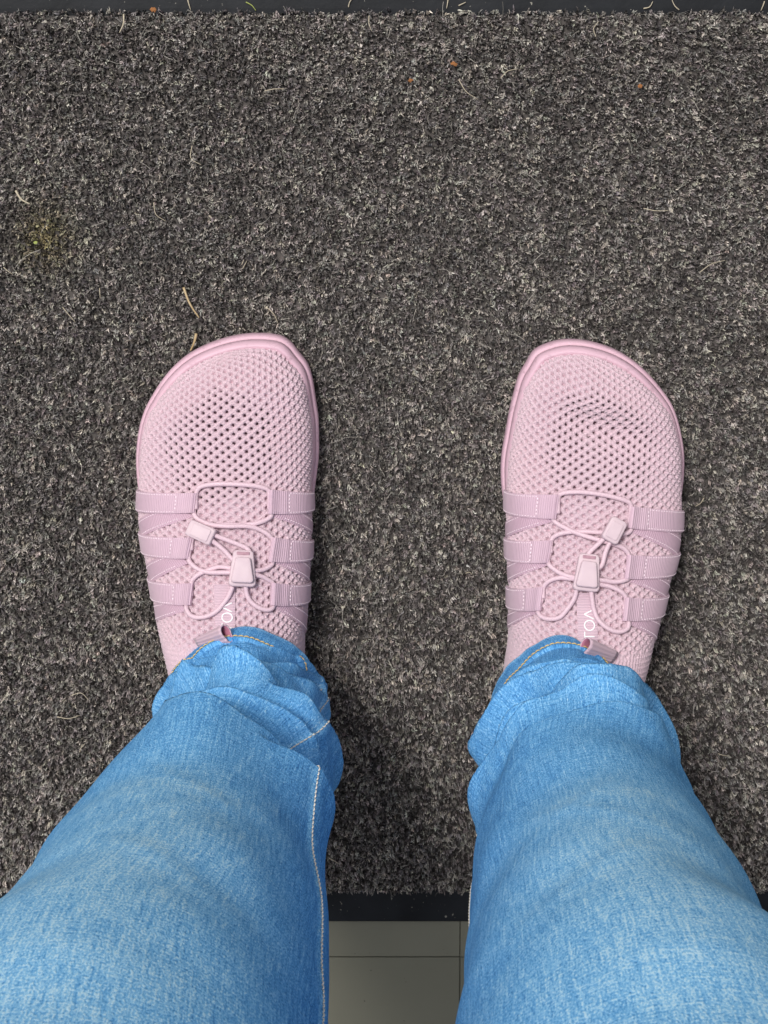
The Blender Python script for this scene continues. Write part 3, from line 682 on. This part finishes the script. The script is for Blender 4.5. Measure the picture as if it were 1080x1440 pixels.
# ------------------------------------------------------------------ person: legs in jeans
LEG = {  # z, centre x, centre y, half width, half depth   (measured from the leg outlines)
    'L': [(0.035, -0.0722, -0.395, 0.0462, 0.056), (0.080, -0.0791, -0.391, 0.0409, 0.053), (0.105, -0.0752, -0.391, 0.0350, 0.052), (0.140, -0.0731, -0.393, 0.0380, 0.052), (0.200, -0.0687, -0.394, 0.0400, 0.058), (0.250, -0.0835, -0.394, 0.0430, 0.063), (0.300, -0.0904, -0.394, 0.0567, 0.066), (0.400, -0.0909, -0.392, 0.0678, 0.074), (0.470, -0.0937, -0.391, 0.0712, 0.080), (0.550, -0.1059, -0.390, 0.0839, 0.086), (0.700, -0.1080, -0.400, 0.0950, 0.095), (0.840, -0.0980, -0.410, 0.0920, 0.100)],
    'R': [(0.035, 0.0924, -0.400, 0.0356, 0.056), (0.080, 0.0985, -0.396, 0.0345, 0.054), (0.105, 0.0975, -0.394, 0.0365, 0.053), (0.140, 0.1003, -0.394, 0.0423, 0.053), (0.200, 0.1015, -0.394, 0.0345, 0.058), (0.250, 0.1028, -0.394, 0.0484, 0.062), (0.300, 0.0962, -0.394, 0.0552, 0.065), (0.400, 0.0979, -0.392, 0.0624, 0.072), (0.470, 0.0940, -0.391, 0.0651, 0.078), (0.550, 0.0993, -0.390, 0.0777, 0.086), (0.700, 0.1030, -0.400, 0.0930, 0.095), (0.840, 0.0980, -0.410, 0.0920, 0.100)]}
# creases: path (angle, height), depth, reach above the lip
CREASE = {
    'L': [
          dict(p=[(-.6, .222), (0, .236), (.6, .226), (1.1, .214)], a=.0045, up=.010, g=(-.5, 1.0)),
          dict(p=[(-1.5, .100), (-.9, .136), (-.4, .150), (0, .155)], a=.0038, up=.009, g=(-1.9, -.2)),
          dict(p=[(.1, .112), (.6, .104), (1.2, .070)], a=.0035, up=.008, g=(.3, 1.5)),
          dict(p=[(-2.6, .080), (-1.9, .100), (-1.3, .138), (-.8, .195), (-.15, .270), (.4, .284), (1.0, .286), (1.5, .290)], a=.0120, up=.045, g=(-.30, 1.4), w=.75),
          dict(p=[(-.5, .182), (.15, .171), (.8, .149), (1.2, .111), (1.6, .095)], a=.0085, up=.020, g=(-.3, 1.6)),
          dict(p=[(0, .140), (.3, .133), (.7, .124), (1.2, .085), (1.6, .075)], a=.0050, up=.014, g=(.45, 1.6)),
          dict(p=[(-2.6, .050), (-1.6, .078), (-1.0, .112), (-.3, .172), (.2, .196), (.5, .200)], a=.0070, up=.022, g=(-2.4, .3)),
          dict(p=[(-1.6, .060), (-1.0, .084), (-.3, .118), (.4, .112)], a=.0012, up=.014, g=(-1.6, .3)),
          dict(p=[(.2, .205), (.8, .200), (1.3, .170), (1.8, .150)], a=.0075, up=.018, g=(.45, 1.9)),
          dict(p=[(.6, .300), (1.0, .290), (1.6, .262)], a=.0040, up=.022, g=(.7, 1.7))],
    'R': [
          dict(p=[(-1.0, .214), (-.3, .228), (.3, .234), (.8, .214)], a=.0040, up=.010, g=(-.8, .7)),
          dict(p=[(-1.4, .118), (-.8, .134), (-.2, .150), (.2, .152)], a=.0042, up=.009, g=(-1.7, .1)),
          dict(p=[(.0, .196), (.5, .182), (1.0, .150), (1.5, .138)], a=.0045, up=.009, g=(.2, 1.7)),
          dict(p=[(.1, .126), (.6, .118), (1.2, .092)], a=.0035, up=.008, g=(.3, 1.5)),
          dict(p=[(-.6, .196), (.1, .212), (.5, .200), (.9, .1685), (1.3, .161), (1.8, .15)], a=.0095, up=.034, g=(-.3, 1.8)),
          dict(p=[(-1.7, .135), (-1.2, .152), (-.7, .167), (0, .183), (.4, .176)], a=.0080, up=.020, g=(-1.7, .3)),
          dict(p=[(-.9, .268), (-.5, .272), (.4, .250), (.9, .230)], a=.0035, up=.030, g=(-.8, .8)),
          dict(p=[(-1.9, .222), (-1.4, .230), (-1.1, .233), (-.8, .236), (-.4, .228)], a=.0100, up=.026, g=(-2.0, -.45)),
          dict(p=[(-1.5, .085), (-.9, .104), (0, .138), (.9, .110), (1.5, .080)], a=.0014, up=.014, g=(-1.4, 1.3)),
          dict(p=[(.2, .160), (.8, .140), (1.3, .118), (1.8, .110)], a=.0065, up=.014, g=(.35, 1.8)),
          dict(p=[(-1.8, .180), (-1.2, .190), (-.7, .196)], a=.0070, up=.014, g=(-1.9, -.7))]}
def leg_surface(key, zz, th):
    """zz: parameter height (n), th: angle, 0 = front, + = wearer's right -> (n,m,3)"""
    tb = np.array(LEG[key]); g = lambda c: smooth1(pchip(tb[:, 0], tb[:, c], np.linspace(tb[0, 0], tb[-1, 0], 800)), 18)
    zl = np.linspace(tb[0, 0], tb[-1, 0], 800)
    cx_, cy_, rx1, ry1 = [np.interp(zz, zl, g(c)) for c in (1, 2, 3, 4)]
    Th = th[None, :]; Z = zz[:, None]+0*Th
    tl = 1-sstep(.05, .17, Z)                                   # hem dips to the back: shear the low rings
    Zs = Z+tl*(.036*np.cos(Th)-.004)
    inner = 1 if key == 'L' else -1
    D = np.zeros_like(Z)
    for c in CREASE[key]:
        pa = np.array(c['p']); zc = pchip(pa[:, 0], pa[:, 1], Th)+.0035*vnoise(Th*2.6+7, Z*0+c['a']*9100, 11)
        w_ = c.get('w', .25); amp = 1.45*c['a']*sstep(c['g'][0]-w_, c['g'][0]+w_, Th)*(1-sstep(c['g'][1]-.25, c['g'][1]+.25, Th))*(1+.3*vnoise(Th*2.2, Z*0+c['a']*5000, 12))
        s_ = Zs-zc
        prof = np.where(s_ > 0, np.exp(-(np.maximum(s_, 0)/c['up'])**1.2)*sstep(-.001, .0028, s_)*1.05, -.60*np.exp(-(s_/.010)**2)*sstep(.0005, -.003, s_))
        D += amp*prof
    low = 1-sstep(.20, .30, Zs)
    D += low*.0009*vnoise(Th*2.5+3, Zs*75+Th*.8, 21)+.0016*vnoise(Th*2+1, Zs*22, 22)+.0006*vnoise(Th*6, Zs*90, 23)*low
    # broad slack folds behind the knee side of the shin, whiskers at the knee
    for zk, sk, dk in ((.375, .09, .0004), (.43, -.07, .0005), (.49, .05, .0005)):
        D += dk*np.exp(-((Zs-zk-inner*sk*np.sin(Th)-.006*vnoise(Th*2, Z*0+zk*70, 41))/.009)**2)*np.exp(-((Th-.25*inner)/.55)**2)
    # slack on the inner side, low down
    wv_ = np.exp(-((Th-inner*1.5)/.5)**2); D += wv_*(.0040*np.exp(-((Zs-.225)/.020)**2)+.003*np.exp(-((Zs-.150)/.014)**2))
    X = cx_[:, None]+(rx1[:, None]+D)*np.sin(Th); Y = cy_[:, None]+(ry1[:, None]+D)*np.cos(Th)
    return np.stack([X, Y, Zs], -1), D, Zs
def seam_theta(key, z):
    """where the inner leg seam runs round the leg"""
    t_ = np.interp(z, [.05, .12, .20, .26, .32, .40, .55, .85], [1.30, 1.22, .98, .93, 1.05, 1.25, 1.45, 1.57] if key == 'L' else [1.9, 1.75, 1.72, 1.75, 1.75, 1.75, 1.7, 1.6])
    return t_ if key == 'L' else -t_
JV, JF, JUV, JFADE_LIGHT = [], [], [], []; off = 0; legdata = {}
for key in ('L', 'R'):
    zz = np.concatenate([np.arange(.058, .30, .0009), np.arange(.30, .60, .002), np.arange(.60, .841, .01)])
    th = np.linspace(-math.pi, math.pi, 280, endpoint=False)
    P, D, Zs = leg_surface(key, zz, th)
    sth = seam_theta(key, Zs); dsm = (th[None]-sth)*.06
    ridge = .0009*sstep(-.0035, -.0025, dsm)*(1-sstep(.0035, .006, dsm))+.0004*np.exp(-((dsm)/.0012)**2)
    nn = normals(P); cen = P.mean(1, keepdims=True); nn *= np.sign(((P-cen)*nn).sum(-1, keepdims=True))
    hemband = (zz < .0790)[:, None]*.0016
    P = P+nn*(ridge+hemband)[..., None]
    # hem: turn the lower edge inwards
    rim = []
    for a_, b_ in ((.0, .0), (-.0011, -.0003), (-.0024, .0002), (-.0030, .004), (-.0030, .012)):
        rim.append(P[0]+nn[0]*a_+np.array([0, 0, b_]))
    Pall = np.concatenate([np.array(rim[:0:-1]), P], 0)
    nrow = len(Pall)
    circ = np.concatenate([np.full(4, .25), np.full(len(zz), .33)])
    U = (th[None]*.062)+0*Pall[..., 0]; Vv = np.concatenate([np.full((4, len(th)), .05), Zs], 0)
    fade_and_light = .46+.17*np.exp(-((np.abs(th[None])/1.0)**2))*sstep(.16, .40, Vv)+.16*sstep(.30, .50, Vv)*np.exp(-(th[None]/1.1)**2)  # worn front, with knees painted paler for being nearer the sky
    fade_and_light = fade_and_light+.10*np.exp(-((Vv-.395)/.012)**2)*np.exp(-(th[None]/.9)**2)
    Dn = np.concatenate([np.zeros((4, len(th))), D], 0)
    fade_and_light = fade_and_light+np.clip(Dn*14, 0, .10)*(1-sstep(.22, .30, Vv))              # worn pale on the crests of the creases
    hz_ = np.concatenate([np.full(4, .058), zz])[:, None]
    fade_and_light = fade_and_light+.22*np.exp(-((hz_-.0590)/.0022)**2)+.12*np.exp(-((hz_-.0795)/.0025)**2)*(.5+.5*vnoise(th[None]*14, hz_*0, 31))
    dsa = np.concatenate([np.repeat(dsm[:1], 4, 0), dsm], 0); fade_and_light = fade_and_light+.13*np.exp(-((dsa+.003)/.002)**2)
    JV.append(Pall.reshape(-1, 3)); JF.append(grid_faces(nrow, len(th), True)[:, ::-1]+off); JUV.append(np.stack([U+(.9 if key == 'R' else 0), Vv], -1).reshape(-1, 2)); JFADE_LIGHT.append(fade_and_light.reshape(-1)); off += Pall.shape[0]*Pall.shape[1]
    legdata[key] = (zz, th)
# hips and waistband above the frame
zz = np.linspace(.76, 1.02, 30); th = np.linspace(-math.pi, math.pi, 64, endpoint=False); f_ = (zz-.76)/.26
rxh = .185+.010*np.sin(f_*math.pi)-.030*f_; ryh = .105+.015*np.sin(f_*math.pi)-.005*f_
Ph = np.stack([rxh[:, None]*np.sign(np.sin(th))*np.abs(np.sin(th))**.8, -.415+ryh[:, None]*np.sign(np.cos(th))*np.abs(np.cos(th))**.9, zz[:, None]+0*th], -1)
JV.append(Ph.reshape(-1, 3)); JF.append(grid_faces(30, 64, True)[:, ::-1]+off); JUV.append(np.stack([th[None]*.15+0*zz[:, None], zz[:, None]+0*th[None]], -1).reshape(-1, 2)); JFADE_LIGHT.append(np.full(30*64, .5))
jm = np_mesh('jeans', np.concatenate(JV), np.concatenate(JF), True, uv=np.concatenate(JUV), attrs={'fade_and_light': np.concatenate(JFADE_LIGHT)})
# the body inside: feet, legs and hips, plus an unseen torso added to shade the mat
bm_ = bmesh.new(); lay = bm_.verts.layers.skin.verify()
pts = {'pel': (0, -.415, .95, .095), 'w': (0, -.415, 1.06, .105), 'ch': (0, -.43, 1.28, .125)}
for k, sx in (('L', -1), ('R', 1)): pts[k+'sh'] = (sx*.165, -.44, 1.38, .055)
for k, sx in (('L', -1), ('R', 1)):
    t_ = dict((round(r[0], 3), r) for r in LEG[k]); ax_ = t_[.08][1]; kx = t_[.47][1]
    pts[k+'hip'] = (sx*.095, -.412, .84, .072); pts[k+'knee'] = (kx, -.393, .47, .050); pts[k+'calf'] = ((kx+ax_)/2, -.402, .30, .036); pts[k+'ank'] = (ax_, -.402, .10, .022); pts[k+'heel'] = (ax_, -.400, .055, .022); pts[k+'ball'] = (ax_-sx*-.012, -.27, .040, .014)
vs_ = {k: bm_.verts.new(v[:3]) for k, v in pts.items()}
for a_, b_ in (('w', 'pel'), ('w', 'ch'), ('ch', 'Lsh'), ('ch', 'Rsh'), ('pel', 'Lhip'), ('Lhip', 'Lknee'), ('Lknee', 'Lcalf'), ('Lcalf', 'Lank'), ('Lank', 'Lheel'), ('Lheel', 'Lball'), ('pel', 'Rhip'), ('Rhip', 'Rknee'), ('Rknee', 'Rcalf'), ('Rcalf', 'Rank'), ('Rank', 'Rheel'), ('Rheel', 'Rball')):
    bm_.edges.new((vs_[a_], vs_[b_]))
for k, v in vs_.items(): v[lay].radius = (pts[k][3], pts[k][3]); v[lay].use_root = (k == 'pel')
bme = bpy.data.meshes.new('person'); bm_.to_mesh(bme); bm_.free()
person = tag(link('person', bme, M['skin']), 'person in pale blue jeans standing on the mat in pink shoes, feet apart', 'person')
person.modifiers.new('skin', 'SKIN'); sbm = person.modifiers.new('sub', 'SUBSURF'); sbm.levels = sbm.render_levels = 1
bm_ = bmesh.new(); lay = bm_.verts.layers.skin.verify()  # unseen clothing for the torso that was added to block skylight
sp_ = [(0, -.415, .98, .135), (0, -.415, 1.08, .130), (0, -.43, 1.28, .150), (-.175, -.44, 1.38, .075), (.175, -.44, 1.38, .075)]
sv_ = [bm_.verts.new(p[:3]) for p in sp_]
for a_, b_ in ((0, 1), (1, 2), (2, 3), (2, 4)): bm_.edges.new((sv_[a_], sv_[b_]))
for v_, p in zip(sv_, sp_): v_[lay].radius = (p[3], p[3]*.85); v_[lay].use_root = p is sp_[0]
sme = bpy.data.meshes.new('unseen_shirt'); bm_.to_mesh(sme); bm_.free()
m, t, b = mat('grey_cotton', (.22, .22, .23), .9, .15)
c = ramp(t, geo_noise(t, 500, 3), [(.3, (.20, .20, .21)), (.7, (.25, .25, .26))]); t.links.new(c.outputs[0], b.inputs['Base Color'])
unseen_shirt = link('unseen_shirt', sme, m, person); unseen_shirt.modifiers.new('skin', 'SKIN'); sb2 = unseen_shirt.modifiers.new('sub', 'SUBSURF'); sb2.levels = sb2.render_levels = 1
jeans = link('jeans', jm, M['denim'], person); jeans['label'] = 'light blue slim jeans bunched at the hems'
# stitches
def leg_point(key, z, t_, lift):
    P, _, _ = leg_surface(key, np.array([z-.001, z, z+.001]), np.array([t_-.01, t_, t_+.01])); n_ = np.cross(P[1, 2]-P[1, 0], P[2, 1]-P[0, 1]); n_ /= np.linalg.norm(n_)
    c_ = P[1, 1]; o_ = c_-np.array([P[1, 1, 0]-math.sin(t_)*.05, P[1, 1, 1]-math.cos(t_)*.05, c_[2]]); n_ *= np.sign((n_*o_).sum()) or 1
    return c_+n_*lift, n_
hs_, is_ = MB(), MB()
for key in ('L', 'R'):
    q = [leg_point(key, .0765+.0006*math.sin(a*7), a, .0021) for a in np.linspace(-2.0, 2.0, 110)]
    dashes(hs_, [x[0] for x in q], np.array([x[1] for x in q]), .0031, .0027, .00038)
    zs = np.concatenate([np.arange(.075, .30, .0015), np.arange(.30, .60, .004)])
    q = [leg_point(key, z, float(seam_theta(key, z))-(.04 if key == 'L' else -.04), .0012) for z in zs]
    dashes(is_, [x[0] for x in q], np.array([x[1] for x in q]), .0036, .0027, .00034)
tag(hs_.build('hem_stitching', M['gold'], jeans), kind='stuff'); tag(is_.build('inseam_stitching', M['pale'], jeans), kind='stuff')

# ------------------------------------------------------------------ bits of straw and leaf on the mat
def straw(u0, v0, u1, v1, bend, r, mt, label, cat='straw', name='dry_straw', z=ZM+.0012, group='dry straws on the mat'):
    a = at(u0, v0, z); b_ = at(u1, v1, z+.0006); m_ = (a+b_)/2; d_ = b_-a; m_ = m_+np.array([-d_[1], d_[0], 0])*bend+np.array([0, 0, .0006])
    P = catmull([a, m_, b_], 12); org = P[0].copy(); mb = MB(); mb.tube(P-org, np.linspace(r, r*.55, 12), 6)
    o = mb.build(name, M[mt]); o.location = org; tag(o, label, cat, group); return o
straw(258, 404, 280, 447, -.05, .00075, 'straw', 'tan straw lying free just ahead of the smooth-toed shoe')
straw(276, 469, 268, 493, .05, .00085, 'straw', 'tan straw sticking out from under the smooth toe')
straw(22, 268, 42, 287, -.12, .0007, 'straw_pale', 'thick pale curved straw near the mossy stain on the mat')
straw(174, 20, 168, 46, .1, .0005, 'straw_pale', 'pale thin straw by the rubber edge beyond the toes')
gl = 'thin pale straw scattered on the open pile ahead of the shoes'
for a in ((216, 285, 233, 311, -.2), (341, 378, 347, 367, .0), (340, 372, 343, 365, 0), (375, 432, 391, 455, .1), (704, 110, 728, 97, .15), (645, 112, 672, 140, -.1), (519, 22, 523, 44, -.1), (838, 52, 842, 30, .25), (905, 293, 940, 296, -.05), (270, 205, 283, 232, -.3), (372, 128, 400, 125, .05), (984, 383, 1020, 366, .1), (88, 432, 106, 453, 0), (140, 405, 141, 420, 0), (5, 376, 18, 386, 0)):
    straw(*a, .00026, 'straw_pale', gl)
gl = 'wispy pale straw on the pile beside the trouser legs'
for a in ((100, 978, 125, 985, .3), (80, 1008, 112, 1006, -.1), (112, 1058, 119, 1046, .1), (463, 1207, 477, 1215, .05), (1010, 1060, 1022, 1063, 0), (505, 716, 510, 722, 0), (655, 806, 664, 808, .3), (990, 700, 978, 712, .1)):
    straw(*a, .00026, 'straw_pale', gl)
gl = 'short grass clipping lying on the black rubber edge'
for a in ((346, 3, 360, 15, .1), (264, 0, 268, 14, .0), (490, 10, 496, -3, .1), (645, 8, 655, 3, 0), (905, 12, 918, 2, -.2), (955, 14, 945, 0, .1), (1075, 2, 1070, 15, 0), (630, 0, 628, 12, 0)):
    straw(*a, .00035, 'straw_pale' if a[0] != 346 else 'green', gl, 'grass clipping', 'grass_clipping', z=.0042, group='grass clippings on the rubber edge')
def crumb(u, v, sz, label, mt='leaf'):
    c_ = at(u, v, ZM+.001); bm2 = bmesh.new(); bmesh.ops.create_icosphere(bm2, subdivisions=2, radius=sz)
    for v_ in bm2.verts: v_.co = Vector((v_.co.x*(1+.5*random.uniform(-1, 1)), v_.co.y*(.7+.5*random.uniform(-1, 1)), v_.co.z*.35))
    me_ = bpy.data.meshes.new('leaf_crumb'); bm2.to_mesh(me_); bm2.free(); o = link('leaf_crumb', me_, M[mt]); o.location = tuple(c_); tag(o, label, 'leaf crumb', 'orange leaf crumbs on the mat')
crumb(577, 113, .0013, 'orange leaf crumb lying alone on the open pile')
crumb(638, 90, .0016, 'orange leaf crumb caught among pale straws'); crumb(900, 121, .0013, 'small orange leaf crumb beyond the dented shoe')
crumb(216, 14, .0016, 'rust coloured leaf crumb against the rubber edge'); crumb(50, 341, .0010, 'yellow green crumb in the mossy stain', 'green')
